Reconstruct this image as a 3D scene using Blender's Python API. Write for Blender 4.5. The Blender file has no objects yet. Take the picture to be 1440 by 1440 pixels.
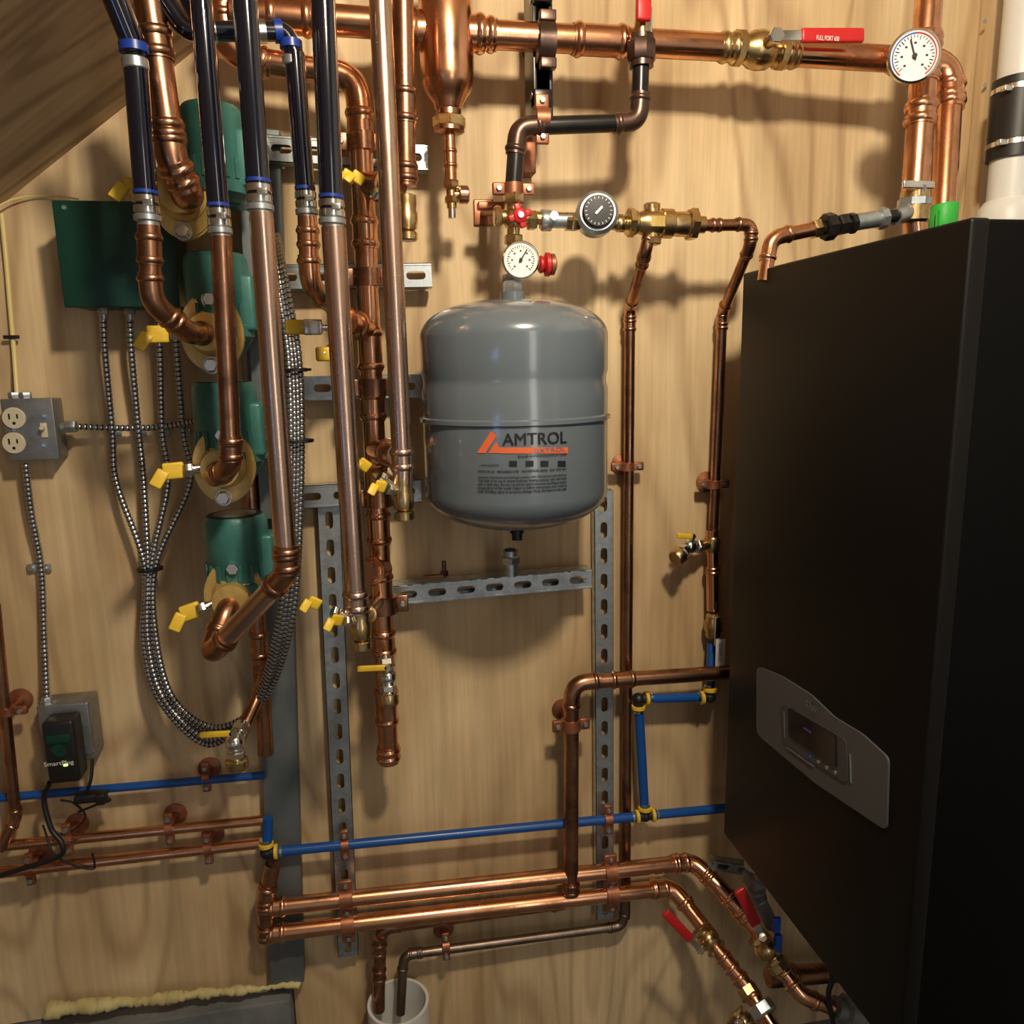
import bpy, bmesh, math, random
from mathutils import Vector, Matrix
random.seed(4)
F=1100.0
a=Vector((6280,-330,1100)).normalized()
d=Vector((110,5780,1100)); d=(d-a*d.dot(a)).normalized()
n=a.cross(d)
C=Vector((0,-1.45,1.55))
fwd=Vector((a.z,n.z,-d.z))
def ray(px,py):
    c=Vector(((px-720)/F,(py-720)/F,1)); return Vector((c.dot(a),c.dot(n),-c.dot(d)))
def P(px,py,off=0.0):
    r=ray(px,py); return C+r*((-off-C.y)/r.y)
def PX(px,py,X):
    r=ray(px,py); return C+r*((X-C.x)/r.x)
def R(w,p): return w*0.5*((p-C).dot(fwd))/F
X_=Vector((1,0,0));Y_=Vector((0,1,0));Z_=Vector((0,0,1))

# ---------- materials ----------
def mat(name,col,metal=0.0,rough=0.5,col2=None,scale=20,bump=0,coat=0,stretch=(1,1,1),rvar=0,spec=None,lo=.35,hi=.68):
    m=bpy.data.materials.new(name); m.use_nodes=True
    nt=m.node_tree; b=nt.nodes['Principled BSDF']
    b.inputs['Metallic'].default_value=metal; b.inputs['Roughness'].default_value=rough
    b.inputs['Base Color'].default_value=(*col,1)
    if spec is not None: b.inputs['Specular IOR Level'].default_value=spec
    if coat: b.inputs['Coat Weight'].default_value=coat; b.inputs['Coat Roughness'].default_value=0.08
    if col2 or bump or rvar:
        tc=nt.nodes.new('ShaderNodeTexCoord'); mp=nt.nodes.new('ShaderNodeMapping'); mp.inputs['Scale'].default_value=stretch
        nz=nt.nodes.new('ShaderNodeTexNoise'); nz.inputs['Scale'].default_value=scale; nz.inputs['Detail'].default_value=6; nz.inputs['Roughness'].default_value=.6
        nt.links.new(tc.outputs['Object'],mp.inputs[0]); nt.links.new(mp.outputs[0],nz.inputs['Vector'])
        if col2:
            cr=nt.nodes.new('ShaderNodeValToRGB'); cr.color_ramp.elements[0].position=lo; cr.color_ramp.elements[1].position=hi
            cr.color_ramp.elements[0].color=(*col,1); cr.color_ramp.elements[1].color=(*col2,1)
            nt.links.new(nz.outputs['Fac'],cr.inputs[0]); nt.links.new(cr.outputs[0],b.inputs['Base Color'])
        if rvar:
            mr=nt.nodes.new('ShaderNodeMapRange'); mr.inputs[1].default_value=.3; mr.inputs[2].default_value=.7; mr.inputs[3].default_value=rough-rvar; mr.inputs[4].default_value=rough+rvar
            nt.links.new(nz.outputs['Fac'],mr.inputs[0]); nt.links.new(mr.outputs[0],b.inputs['Roughness'])
        if bump:
            bp=nt.nodes.new('ShaderNodeBump'); bp.inputs['Strength'].default_value=bump; bp.inputs['Distance'].default_value=.003
            nt.links.new(nz.outputs['Fac'],bp.inputs['Height']); nt.links.new(bp.outputs[0],b.inputs['Normal'])
    return m
copper=mat('copper',(0.86,0.45,0.26),1,.24,(0.42,0.18,0.09),16,rvar=.1,lo=.40,hi=.74)
copper_dark=mat('copper_aged',(0.58,0.30,0.18),1,.3,(0.20,0.10,0.06),20,rvar=.1)
copper_pale=mat('copper_pale',(0.74,0.53,0.41),1,.28,(0.44,0.28,0.21),9,rvar=.1)
copper_grey=mat('copper_grey',(0.32,0.25,0.20),1,.4,(0.17,0.12,0.10),20)
brass=mat('brass',(0.76,0.56,0.28),1,.28,(0.42,0.28,0.13),34,rvar=.1)
bronze=mat('bronze_casting',(0.72,0.50,0.17),.55,.4,(0.52,0.34,0.10),45,bump=.3)
galv=mat('galvanised_steel',(0.60,0.65,0.68),.85,.34,(0.36,0.40,0.43),60,rvar=.1)
chrome=mat('chrome',(0.82,0.81,0.78),1,.2)
greyst=mat('grey_painted_steel',(0.19,0.215,0.225),.4,.5,(0.12,0.14,0.148),8)
iron=mat('black_iron',(0.010,0.009,0.009),.2,.28,(0.02,0.017,0.016),25,bump=.08)
iron_br=mat('bronzed_iron',(0.17,0.10,0.075),.8,.34,(0.07,0.048,0.04),30,bump=.15)
pexblk=mat('black_pex',(0.003,0.004,0.012),0,.12,coat=1)
pexblu=mat('blue_pex',(0.008,0.075,0.31),0,.3)
bluering=mat('blue_plastic',(0.01,0.04,0.28),0,.35)
teal=mat('teal_enamel',(0.05,0.19,0.165),.15,.38,(0.035,0.135,0.12),30,bump=.15)
dgreen=mat('dark_green_enamel',(0.006,0.052,0.032),.1,.4,(0.004,0.04,0.025),10)
yellow=mat('yellow_vinyl',(0.82,0.55,0.04),0,.4,(0.66,0.42,0.02),30)
red=mat('red_vinyl',(0.52,0.015,0.018),0,.35)
bluev=mat('blue_vinyl',(0.01,0.08,0.5),0,.35)
black=mat('black_plastic',(0.01,0.01,0.011),0,.45)
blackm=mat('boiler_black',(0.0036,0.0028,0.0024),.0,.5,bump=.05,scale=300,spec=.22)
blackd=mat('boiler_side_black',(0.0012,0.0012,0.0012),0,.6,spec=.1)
white=mat('white_plastic',(0.72,0.72,0.70),0,.4)
dial=mat('dial_white',(0.85,0.85,0.82),0,.5)
tankm=mat('tank_grey',(0.150,0.180,0.212),.1,.22,(0.13,0.16,0.19),4,coat=.6)
panelm=mat('panel_silver',(0.105,0.108,0.12),.3,.5)
panel2=mat('panel_inner',(0.075,0.078,0.09),.3,.4)
screenm=mat('screen_dark',(0.004,0.003,0.008),0,.15)
clampm=mat('copper_clad_strap',(0.44,0.17,0.09),.7,.42,(0.24,0.09,0.05),40,bump=.1)
orange=mat('orange_print',(0.70,0.14,0.05),0,.45)
ink=mat('ink_black',(0.008,0.008,0.012),0,.5)
foamm=mat('spray_foam',(0.66,0.57,0.27),0,.8,(0.45,0.36,0.15),30,bump=.6)
concrete=mat('concrete',(0.18,0.185,0.19),0,.85,(0.10,0.105,0.11),12,bump=.5)
armor=mat('armored_cable',(0.60,0.61,0.62),.95,.28,(0.38,0.39,0.40),50)
armor_g=mat('cable_groove',(0.02,0.02,0.022),.5,.6)
boxm=mat('metal_box',(0.30,0.31,0.31),.7,.42,(0.2,0.21,0.21),41)
ivory=mat('ivory_plastic',(0.62,0.55,0.40),0,.4)
cream=mat('cream_cable',(0.75,0.62,0.25),0,.5)
greentape=mat('green_tape',(0.03,0.42,0.05),0,.5)
led=bpy.data.materials.new('led_green'); led.use_nodes=True
led.node_tree.nodes['Principled BSDF'].inputs['Emission Color'].default_value=(.5,1,.1,1); led.node_tree.nodes['Principled BSDF'].inputs['Emission Strength'].default_value=3

def plywood(name,c1,c2,c3,sc=(3.0,3.0,.62),st=(90,90,3),stain=0.5,freq=66,patch=True,n3s=(1.8,1.8,.8),n4s=(16,16,1.2)):
    m=bpy.data.materials.new(name); m.use_nodes=True; nt=m.node_tree; N=nt.nodes; L=nt.links
    b=N['Principled BSDF']; b.inputs['Roughness'].default_value=.6; b.inputs['Specular IOR Level'].default_value=.35
    tc=N.new('ShaderNodeTexCoord')
    def noise(scale,s,det,dist=0,loc=(0,0,0)):
        mp=N.new('ShaderNodeMapping'); mp.inputs['Scale'].default_value=s; mp.inputs['Location'].default_value=loc; L.new(tc.outputs['Object'],mp.inputs[0])
        q=N.new('ShaderNodeTexNoise'); q.inputs['Scale'].default_value=scale; q.inputs['Detail'].default_value=det; q.inputs['Distortion'].default_value=dist
        L.new(mp.outputs[0],q.inputs['Vector']); return q.outputs['Fac']
    def rng(x,a0,a1,b0,b1):
        q=N.new('ShaderNodeMapRange'); q.inputs[1].default_value=a0; q.inputs[2].default_value=a1; q.inputs[3].default_value=b0; q.inputs[4].default_value=b1; L.new(x,q.inputs[0]); return q.outputs[0]
    def mth(op,x,y):
        q=N.new('ShaderNodeMath'); q.operation=op
        for i,v in enumerate((x,y)):
            if v is None: continue
            if isinstance(v,(int,float)): q.inputs[i].default_value=v
            else: L.new(v,q.inputs[i])
        return q.outputs[0]
    n1=noise(1.3,sc,1.5,.3); n2=noise(1,st,4); n3=noise(2.0,n3s,5,.4); n4=noise(1,n4s,3,.0,(3,1,2)); 
    ring=mth('SINE',mth('MULTIPLY',n1,freq),None)
    ring=rng(ring,-.2,1,0,1); ring=mth('POWER',ring,2.2)
    vis=rng(noise(1.4,(1,1,.7),2,0,(7,0,4)),.35,.62,.3,1)
    fac=mth('MULTIPLY',mth('MULTIPLY',ring,vis),stain)
    r1=N.new('ShaderNodeValToRGB'); e=r1.color_ramp.elements; e[0].position=.34; e[1].position=.62; e[0].color=(*c1,1); e[1].color=(*c2,1); L.new(n3,r1.inputs[0])
    mx=N.new('ShaderNodeMixRGB'); mx.inputs[2].default_value=(*c3,1); L.new(fac,mx.inputs[0]); L.new(r1.outputs[0],mx.inputs[1])
    fine=rng(n2,.3,.7,.87,1.08); strk=rng(n4,.35,.7,1.06,.86)
    m2=N.new('ShaderNodeMixRGB'); m2.blend_type='MULTIPLY'; m2.inputs[0].default_value=1; L.new(mx.outputs[0],m2.inputs[1]); L.new(mth('MULTIPLY',fine,strk),m2.inputs[2])
    out=m2.outputs[0]
    if patch:
        v=noise(1,(11,11,2.0),2,0,(5,5,5)); k=rng(v,.66,.76,0,.5)
        m3=N.new('ShaderNodeMixRGB'); m3.inputs[2].default_value=(.25,.13,.06,1); L.new(k,m3.inputs[0]); L.new(out,m3.inputs[1]); out=m3.outputs[0]
    L.new(out,b.inputs['Base Color'])
    bp=N.new('ShaderNodeBump'); bp.inputs['Strength'].default_value=.15; bp.inputs['Distance'].default_value=.002; L.new(n2,bp.inputs['Height']); L.new(bp.outputs[0],b.inputs['Normal'])
    return m
ply=plywood('plywood',(0.50,0.335,0.17),(0.76,0.575,0.34),(0.34,0.20,0.10),stain=.6)
plyceil=plywood('ceiling_boards',(0.50,0.35,0.21),(0.62,0.46,0.29),(0.24,0.15,0.08),sc=(.5,5,.5),st=(2,70,2),stain=.75,patch=False,n3s=(.6,3,.6),n4s=(1,14,1))
trimw=plywood('pine_trim',(0.62,0.45,0.25),(0.72,0.55,0.34),(0.5,0.32,0.16),stain=.3,patch=False)
drywall=mat('painted_wall',(0.50,0.51,0.52),0,.8)

# ---------- builder ----------
def frame(ax):
    ax=ax.normalized(); u=ax.cross(Z_)
    if u.length<.05: u=ax.cross(X_)
    u.normalize(); return u,ax.cross(u)
class B:
    def __init__(s,name): s.name=name; s.v=[]; s.f=[]; s.m=[]; s.mats=[]
    def mi(s,m):
        if m not in s.mats: s.mats.append(m)
        return s.mats.index(m)
    def add(s,vs,fs,m):
        o=len(s.v); s.v+= [Vector(q) for q in vs]; k=s.mi(m)
        for f in fs: s.f.append([o+i for i in f]); s.m.append(k)
    def tube(s,pts,rad,m,seg=16,caps=True,m2=None,m2f=None):
        pts=[Vector(p) for p in pts]; N=len(pts)
        rads=rad if isinstance(rad,(list,tuple)) else [rad]*N
        T=[]
        for i in range(N):
            t=(pts[min(i+1,N-1)]-pts[max(i-1,0)])
            if t.length<1e-9: t=T[-1] if T else Z_.copy()
            T.append(t.normalized())
        u,_=frame(T[0]); vs=[];fs=[];ks=[]
        for i in range(N):
            u=(u-T[i]*u.dot(T[i])).normalized(); w=T[i].cross(u)
            for k in range(seg):
                an=2*math.pi*k/seg; vs.append(pts[i]+(u*math.cos(an)+w*math.sin(an))*rads[i])
        for i in range(N-1):
            for k in range(seg):
                k2=(k+1)%seg; fs.append([i*seg+k,i*seg+k2,(i+1)*seg+k2,(i+1)*seg+k]); ks.append(1 if (m2 and m2f(i)) else 0)
        if caps: fs.append(list(range(seg))[::-1]); fs.append([(N-1)*seg+k for k in range(seg)]); ks+=[0,0]
        st=len(s.m); s.add(vs,fs,m)
        if m2:
            q=s.mi(m2)
            for i,k in enumerate(ks):
                if k: s.m[st+i]=q
    def cyl(s,p0,p1,r,m,r1=None,seg=20): s.tube([p0,p1],[r,r if r1 is None else r1],m,seg)
    def lathe(s,o,ax,prof,m,seg=28,rot=0):
        ax=ax.normalized(); u,w=frame(ax); vs=[];fs=[]
        for r,h in prof:
            for k in range(seg):
                an=2*math.pi*k/seg+rot; vs.append(o+ax*h+(u*math.cos(an)+w*math.sin(an))*max(r,1e-5))
        for i in range(len(prof)-1):
            for k in range(seg):
                k2=(k+1)%seg; fs.append([i*seg+k,i*seg+k2,(i+1)*seg+k2,(i+1)*seg+k])
        fs.append(list(range(seg))[::-1]); fs.append([(len(prof)-1)*seg+k for k in range(seg)])
        s.add(vs,fs,m)
    def hexn(s,o,ax,r,l,m,seg=6): s.lathe(o-ax.normalized()*l/2,ax,[(r*.9,0),(r,l*.12),(r,l*.88),(r*.9,l)],m,seg)
    def ball(s,c,r,m,seg=16):
        s.lathe(c,Z_,[(r*math.sin(math.pi*i/8),-r*math.cos(math.pi*i/8)) for i in range(9)],m,seg)
    def bead(s,p,ax,r,m,w=None,k=1.3):
        w=w or r*.28; s.lathe(p,ax,[(r*1.02,-w),(r*(k-.06),-w*.75),(r*k,-w*.25),(r*k,w*.25),(r*(k-.06),w*.75),(r*1.02,w)],m,20)
    def sleeve(s,p,ax,r,l,m,k=1.1):
        ax=ax.normalized(); s.cyl(p-ax*l/2,p+ax*l/2,r*k,m)
        s.bead(p-ax*(l/2-r*.45),ax,r*k,m,k=1.13); s.bead(p+ax*(l/2-r*.45),ax,r*k,m,k=1.13)
    def box(s,c,hx,hy,hz,m,bev=0,ux=X_,uy=Y_,uz=Z_):
        bm=bmesh.new(); bmesh.ops.create_cube(bm,size=2)
        for v in bm.verts: v.co=Vector((v.co.x*hx,v.co.y*hy,v.co.z*hz))
        if bev: bmesh.ops.bevel(bm,geom=bm.edges[:],offset=min(bev,.9*min(hx,hy,hz)),segments=3,affect='EDGES',profile=.5)
        bm.verts.ensure_lookup_table()
        vs=[c+ux*v.co.x+uy*v.co.y+uz*v.co.z for v in bm.verts]; fs=[[v.index for v in f.verts] for f in bm.faces]; bm.free(); s.add(vs,fs,m)
    def prism(s,poly,dv,m):
        k=len(poly); vs=[Vector(p) for p in poly]+[Vector(p)+dv for p in poly]
        fs=[list(range(k))[::-1],list(range(k,2*k))]+[[i,(i+1)%k,k+(i+1)%k,k+i] for i in range(k)]
        s.add(vs,fs,m)
    def elbow(s,pts,r,m):
        d0=(pts[0]-pts[1]).normalized(); d1=(pts[-1]-pts[-2]).normalized()
        e=[pts[0]+d0*r*1.5]+pts+[pts[-1]+d1*r*1.5]
        s.tube(e,r*1.11,m,20)
        s.bead(pts[0]+d0*r*.9,d0,r*1.11,m,k=1.14); s.bead(pts[-1]+d1*r*.9,d1,r*1.11,m,k=1.14)
    def run(s,pts,r,m,fm=None,k=2.2,elb=True,sleeves=(),seg=20):
        pts=[Vector(p) for p in pts]; path=[pts[0]]; fm=fm or m
        for i in range(1,len(pts)-1):
            p=pts[i]; d0=p-pts[i-1]; d1=pts[i+1]-p; th=d0.angle(d1)
            L=min(k*r*math.tan(th/2)+r*.1,.45*d0.length,.45*d1.length)
            A=p-d0.normalized()*L; Bp=p+d1.normalized()*L
            arc=[(A*(1-t)**2+p*2*t*(1-t)+Bp*t*t) for t in [j/8 for j in range(9)]]
            path+=arc
            if elb and th>.12: s.elbow(arc,r,fm)
        path.append(pts[-1]); s.tube(path,r,m,seg)
        for (i,t,l) in sleeves:
            s.sleeve(pts[i].lerp(pts[i+1],t),pts[i+1]-pts[i],r,l,fm)
    def text(s,txt,size,fn,m,bold=0):
        cu=bpy.data.curves.new('t','FONT'); cu.body=txt; cu.size=size; cu.resolution_u=3
        ob=bpy.data.objects.new('t',cu); bpy.context.collection.objects.link(ob)
        dg=bpy.context.evaluated_depsgraph_get(); me=ob.evaluated_get(dg).to_mesh()
        bm=bmesh.new(); bm.from_mesh(me); bmesh.ops.triangulate(bm,faces=bm.faces[:]); bm.verts.ensure_lookup_table(); bm.verts.index_update()
        vs=[v.co.copy() for v in bm.verts]; fs=[[v.index for v in p.verts] for p in bm.faces]; bm.free()
        w=max([v.x for v in vs] or [1])
        for bx in ([0] if not bold else [-bold,0,bold]):
            s.add([fn(v.x+bx,v.y,w) for v in vs],fs,m)
        ob.evaluated_get(dg).to_mesh_clear(); bpy.data.objects.remove(ob); bpy.data.curves.remove(cu)
    def done(s,ang=38,recalc=True):
        me=bpy.data.meshes.new(s.name); me.from_pydata([tuple(v) for v in s.v],[],s.f)
        for m in s.mats: me.materials.append(m)
        me.polygons.foreach_set('material_index',s.m); me.polygons.foreach_set('use_smooth',[True]*len(s.f)); me.update()
        bm=bmesh.new(); bm.from_mesh(me); bmesh.ops.recalc_face_normals(bm,faces=bm.faces[:]); bm.to_mesh(me); bm.free()
        me.set_sharp_from_angle(angle=math.radians(ang))
        ob=bpy.data.objects.new(s.name,me); bpy.context.collection.objects.link(ob); return ob
def catmull(pts,sub=12):
    pts=[Vector(p) for p in pts]; q=[pts[0]*2-pts[1]]+pts+[pts[-1]*2-pts[-2]]; out=[]
    for i in range(1,len(q)-2):
        for j in range(sub):
            t=j/sub; p0,p1,p2,p3=q[i-1],q[i],q[i+1],q[i+2]
            out.append(.5*((2*p1)+(p2-p0)*t+(2*p0-5*p1+4*p2-p3)*t*t+(3*p1-p0-3*p2+p3)*t**3))
    out.append(pts[-1]); return out
def resample(path,step):
    out=[path[0]]; acc=0
    for i in range(1,len(path)):
        A=path[i-1];Bq=path[i];L=(Bq-A).length
        if L<1e-9: continue
        t=step-acc
        while t<=L: out.append(A.lerp(Bq,t/L)); t+=step
        acc=(acc+L)%step
    return out
def armored(name,pts,r,m=armor):
    b=B(name); path=resample(catmull(pts),.0020)
    pat=[.78,.98,1.03,.98]
    b.tube(path,[r*pat[i%4] for i in range(len(path))],m,10,m2=armor_g,m2f=lambda i:i%4 in (3,))
    return b.done(80)

# ---------- room ----------
LX,RX,TZ=-1.5,P(1403,150,0).x,3.0
seam=P(412,1385,0); zled=P(225,1408,0).z
b=B('wall_back'); b.box(Vector(((LX+seam.x)/2,.01,(zled+TZ)/2)),(seam.x-LX)/2,.01,(TZ-zled)/2,ply)
b.box(Vector(((seam.x+RX)/2,.01,TZ/2)),(RX-seam.x)/2-.0008,.01,TZ/2,ply); b.done()
b=B('wall_right'); b.box(Vector((RX+.05,-1.2,TZ/2)),.05,1.45,TZ/2,drywall); b.done()
b=B('wall_left'); b.box(Vector((LX-.05,-1.2,TZ/2)),.05,1.45,TZ/2,ply); b.done()
b=B('floor'); b.box(Vector(((LX+RX)/2,-1.2,-.03)),(RX-LX)/2+.1,1.45,.03,concrete); b.done()
b=B('concrete_footing'); b.box(Vector(((LX+seam.x)/2,.0,zled/2-.002)),(seam.x-LX)/2-.002,.045,zled/2-.002,concrete,.004); b.done()
s0=P(0,290,0); s1=P(190,138,0); sl=(s1.z-s0.z)/(s1.x-s0.x)
xa,xb=LX,s0.x+(2.75-s0.z)/sl
b=B('ceiling_sloped'); za=s0.z+(xa-s0.x)*sl
b.prism([Vector((xa,0,za)),Vector((xb,0,2.75)),Vector((xb,0,2.8)),Vector((xa,0,za+.05))],Vector((0,-2.65,0)),plyceil); b.done()
b=B('ceiling'); b.box(Vector(((xb+RX)/2,-1.32,2.775)),(RX-xb)/2,1.32,.025,trimw); b.done()
t0=P(1364,150,0).x
b=B('trim_1'); b.box(Vector(((t0+RX)/2,-.022,TZ/2)),(RX-t0)/2-.002,.02,TZ/2-.01,trimw,.003)
for py in (30,120,225): 
    p=P(1385,py,.043); b.lathe(p,-Y_,[(.004,0),(.004,.001)],galv,10)
b.done()
b=B('spray_foam_bead'); pts=[]; rr=[]
for i in range(90):
    t=i/89; p=P(66+t*356,1421-t*37,.035); pts.append(p+Vector((0,random.uniform(-.002,.002),random.uniform(-.003,.003)))); rr.append((.005+.008*(1-t)+.0025*math.sin(i*.37+2*math.sin(i*.11))+random.uniform(0,.0015)))
b.tube(pts,rr,foamm,12); b.done(80)

# ---------- grey post & strut ----------
def bar(b,p0,p1,w,off,dep,m,bev=.002):
    A=Vector(p0);Q=Vector(p1); ax=(Q-A).normalized(); side=ax.cross(Y_).normalized()
    b.box((A+Q)/2+Y_*dep/2,w/2,dep/2,(Q-A).length/2,m,bev,side,Y_,ax)
b=B('steel_post'); bar(b,P(364,180,.035),P(404,1384,.035),R(50,P(400,900,.035))*2,0,.033,greyst)
bar(b,P(350,180,.1),P(386,730,.1),.045,0,.05,greyst)
b.done()
def strut(name,p0,p1,w=.041,dep=.021,tm=galv):
    A=Vector(p0);Q=Vector(p1); ax=(Q-A).normalized(); side=ax.cross(Y_).normalized(); L=(Q-A).length
    b=B(name); nC=max(1,round(L/.05)); cl=L/nC; h=w/2
    for i in range(nC):
        o=A+ax*(i*cl)
        sw,sl_=.007,cl*.31; c=o+ax*(cl/2)
        hole=[]
        for k in range(16):
            an=2*math.pi*k/16; x=math.cos(an)*sw; z=math.sin(an)*sw+(sl_-sw)*(1 if math.sin(an)>1e-6 else (-1 if math.sin(an)<-1e-6 else 0))
            hole.append(c+side*x+ax*z)
        co=[o-side*h,o+side*h,o+side*h+ax*cl,o-side*h+ax*cl]
        vs=hole+co+[c+side*h,c-side*h]
        b.add(vs,[list(range(0,9))+[21,19,18,20]],tm)
        b.add(vs,[[8,9,10,11,12,13,14,15,0,20,17,16,21]],tm)
        b.add([q for q in hole]+[q+Y_*.0025 for q in hole],[[k,(k+1)%16,16+(k+1)%16,16+k] for k in range(16)],tm)
    for sg in (-1,1):
        e=side*h*sg
        b.prism([A+e,A+e*.94,A+e*.94+Y_*dep,A+e+Y_*dep],ax*L,tm)
        b.prism([A+e+Y_*(dep-.002),A+e*.5+Y_*(dep-.002),A+e*.5+Y_*dep,A+e+Y_*dep],ax*L,tm)
        b.prism([A+e*.94+Y_*-.0015,A+e*.80+Y_*-.0015,A+e*.80,A+e*.94],ax*L,tm)
    b.done(30)
o=.03
strut('strut_channel',P(462,712,o),P(490,1345,o),.040)
strut('strut_channel',P(849,690,o),P(851,1292,o),.038)
for (x0,y0,x1,y1) in [(372,208,602,222),(380,390,607,387),(392,547,592,543),(415,700,592,690)]:
    strut('strut_channel',P(x0,y0,.05),P(x1,y1,.05),.041,.03)
strut('strut_channel',P(553,838,.075),P(832,814,.075),.036,.04)

# ---------- expansion tank ----------
to=.185; tc=P(724,580,to); ztop=P(724,422,to).z; zbot=P(722,738,to).z; rt=R(267,tc)*.985
H=ztop-zbot; ctr=Vector((tc.x,tc.y,zbot))
prof=[]
for i in range(15):
    t=i/14*math.pi/2; prof.append((rt*math.sin(t)**.8*(.985),.062*(1-math.cos(t))))
zr1=P(724,592,to+rt*.6).z-zbot; zr2=P(724,536,to+rt*.6).z-zbot; zr3=P(724,472,to+rt*.6).z-zbot
prof+= [(rt*.985,zr1-.012),(rt*.985,zr1-.005),(rt*1.012,zr1-.003),(rt*1.012,zr1+.003),(rt*.985,zr1+.005),(rt*.985,zr2-.014),(rt*.968,zr2-.005),(rt*.968,zr2+.005),(rt*.985,zr2+.014),(rt*.985,zr3-.01)]
for i in range(15):
    t=(1-i/14)*math.pi/2; prof.append((rt*.985*math.sin(t)**.72,H-.058*(1-math.cos(t))))
b=B('expansion_tank'); b.lathe(ctr,Z_,prof,tankm,96)
b.cyl(ctr+Z_*(H-.006),ctr+Z_*(H+.012),.02,tankm); b.hexn(ctr+Z_*(H+.018),Z_,.016,.022,galv)
b.cyl(ctr-Z_*.026,ctr+Z_*.01,.009,black); b.cyl(ctr-Z_*.014,ctr+Z_*.0,.012,black)
def onshell(u,z,e=.0012):
    ang=u/rt; return Vector((ctr.x+math.sin(ang)*(rt*.985+e),ctr.y-math.cos(ang)*(rt*.985+e),z))
def lab(px,py):
    r=ray(px,py); q=C-ctr; rr_=rt*.985
    A_=r.x*r.x+r.y*r.y; B_=2*(q.x*r.x+q.y*r.y); C_=q.x*q.x+q.y*q.y-rr_*rr_
    t=(-B_-math.sqrt(max(0,B_*B_-4*A_*C_)))/(2*A_); h=C+r*t
    return math.atan2(h.x-ctr.x,-(h.y-ctr.y))*rt, h.z
def tankpoly(pts,m,e=.0012):
    q=[lab(*p) for p in pts]; b.add([onshell(*k,e) for k in q],[list(range(len(q)))],m)
tankpoly([(671,637),(691,606),(699,612),(683,637)],orange); tankpoly([(687,637),(698,621),(707,637)],orange)
for i in range(8):
    xa_=702+i*12; tankpoly([(xa_,637.5),(xa_+12.05,637.5),(xa_+12.05,629),(xa_,629)],orange)
def tanktext(s_,px,py,px2,m,bold=0,asp=1.0,e=.0018):
    u0,z0=lab(px,py); u1,_=lab(px2,py)
    def fn(x,y,w): return onshell(u0+(u1-u0)*x/w, z0+y*asp*(u1-u0)/w,e)
    b.text(s_,1,fn,m,bold)
tanktext('AMTROL',707,626,796,ink,.015,1.0); tanktext('EXTROL',752,636.5,794,tankm,0,.72,.0024)
tanktext('BOILER SYSTEM EXPANSION TANK',728,643.5,796,ink,.012)
for k,px in enumerate((716,739,760,784)):
    tankpoly([(px,648),(px+11,648),(px+11,656),(px,656)],ink)
tanktext('www.website',676,655,702,ink)
tanktext('MODEL NO. 60    PRECHARGE 12 PSI    MAX PRESSURE 100 PSI    MAX TEMP 240 F',673,664,796,ink,.02,1.3)
for j,yy in enumerate((672,677,682,687,692)):
    tanktext(['WARNING: EXPLOSION AND RUPTURE HAZARD. READ THE INSTALLATION MANUAL','This tank is for use in closed hydronic heating systems only and must','with a relief valve. Do not exceed the stated maximum working pressure','temperature of the vessel. Failure to follow instructions may result in','leaks, flooding, injury or property damage. Keep this label on the tank'][j],673,yy,796,ink,.02,1.15)
b.done(30)
b=B('pipe_coupling'); p=P(718,806,.095); b.cyl(p-Z_*.004,p+Z_*.022,.014,galv); b.hexn(p+Z_*.026,Z_,.018,.014,galv); b.cyl(p+Z_*.03,p+Z_*.043,.014,galv); b.cyl(p+Z_*.04,p+Z_*.045,.010,black); b.done()
b=B('wing_bolt'); p=P(625,812,.095); b.cyl(p,p+Z_*.03,.004,iron_br); b.hexn(p+Z_*.008,Z_,.008,.008,iron_br); b.box(p+Vector((-.018,0,.004)),.02,.006,.002,clampm,.001); b.done()

# ---------- boiler ----------
fo=.2; X0=P(1045,385,fo).x; zt=P(1045,385,fo).z; zb=P(1030,1170,fo).z
yn=PX(1365,308,X0).y; yf=-fo
b=B('wall_hung_boiler')
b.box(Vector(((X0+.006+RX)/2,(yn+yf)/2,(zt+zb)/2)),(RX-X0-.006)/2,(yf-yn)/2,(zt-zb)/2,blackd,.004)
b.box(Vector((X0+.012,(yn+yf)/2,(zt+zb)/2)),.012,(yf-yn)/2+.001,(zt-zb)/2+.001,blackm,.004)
def face(poly,m,e): 
    q=[PX(px,py,X0) for px,py in poly]; q=[Vector((X0,v.y,v.z)) for v in q]; b.prism(q,Vector((-e,0,0)),m)
def rnd(poly,k=4,rr=9):
    out=[];N=len(poly)
    for i in range(N):
        p0,p1,p2=Vector((*poly[i-1],0)),Vector((*poly[i],0)),Vector((*poly[(i+1)%N],0))
        A=p1.lerp(p0,min(.35,rr/(p1-p0).length));Q=p1.lerp(p2,min(.35,rr/(p2-p1).length))
        for j in range(k+1):
            t=j/k; q=A*(1-t)**2+p1*2*t*(1-t)+Q*t*t; out.append((q.x,q.y))
    return out
pan=rnd([(1066,936),(1100,950),(1142,976),(1175,1008),(1215,1032),(1252,1066),(1249,1168),(1150,1102),(1066,1032)])
face(pan,panelm,.003)
face(rnd([(1102,988),(1194,1040),(1196,1103),(1104,1044)],3),panel2,.0045)
face(rnd([(1113,994),(1180,1034),(1181,1080),(1115,1036)],2,4),screenm,.006)
face([(1136,1022),(1146,1029),(1146,1031),(1136,1024)],mat('lcd_purple',(0.1,0.05,0.3),0,.3),.007)
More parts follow.
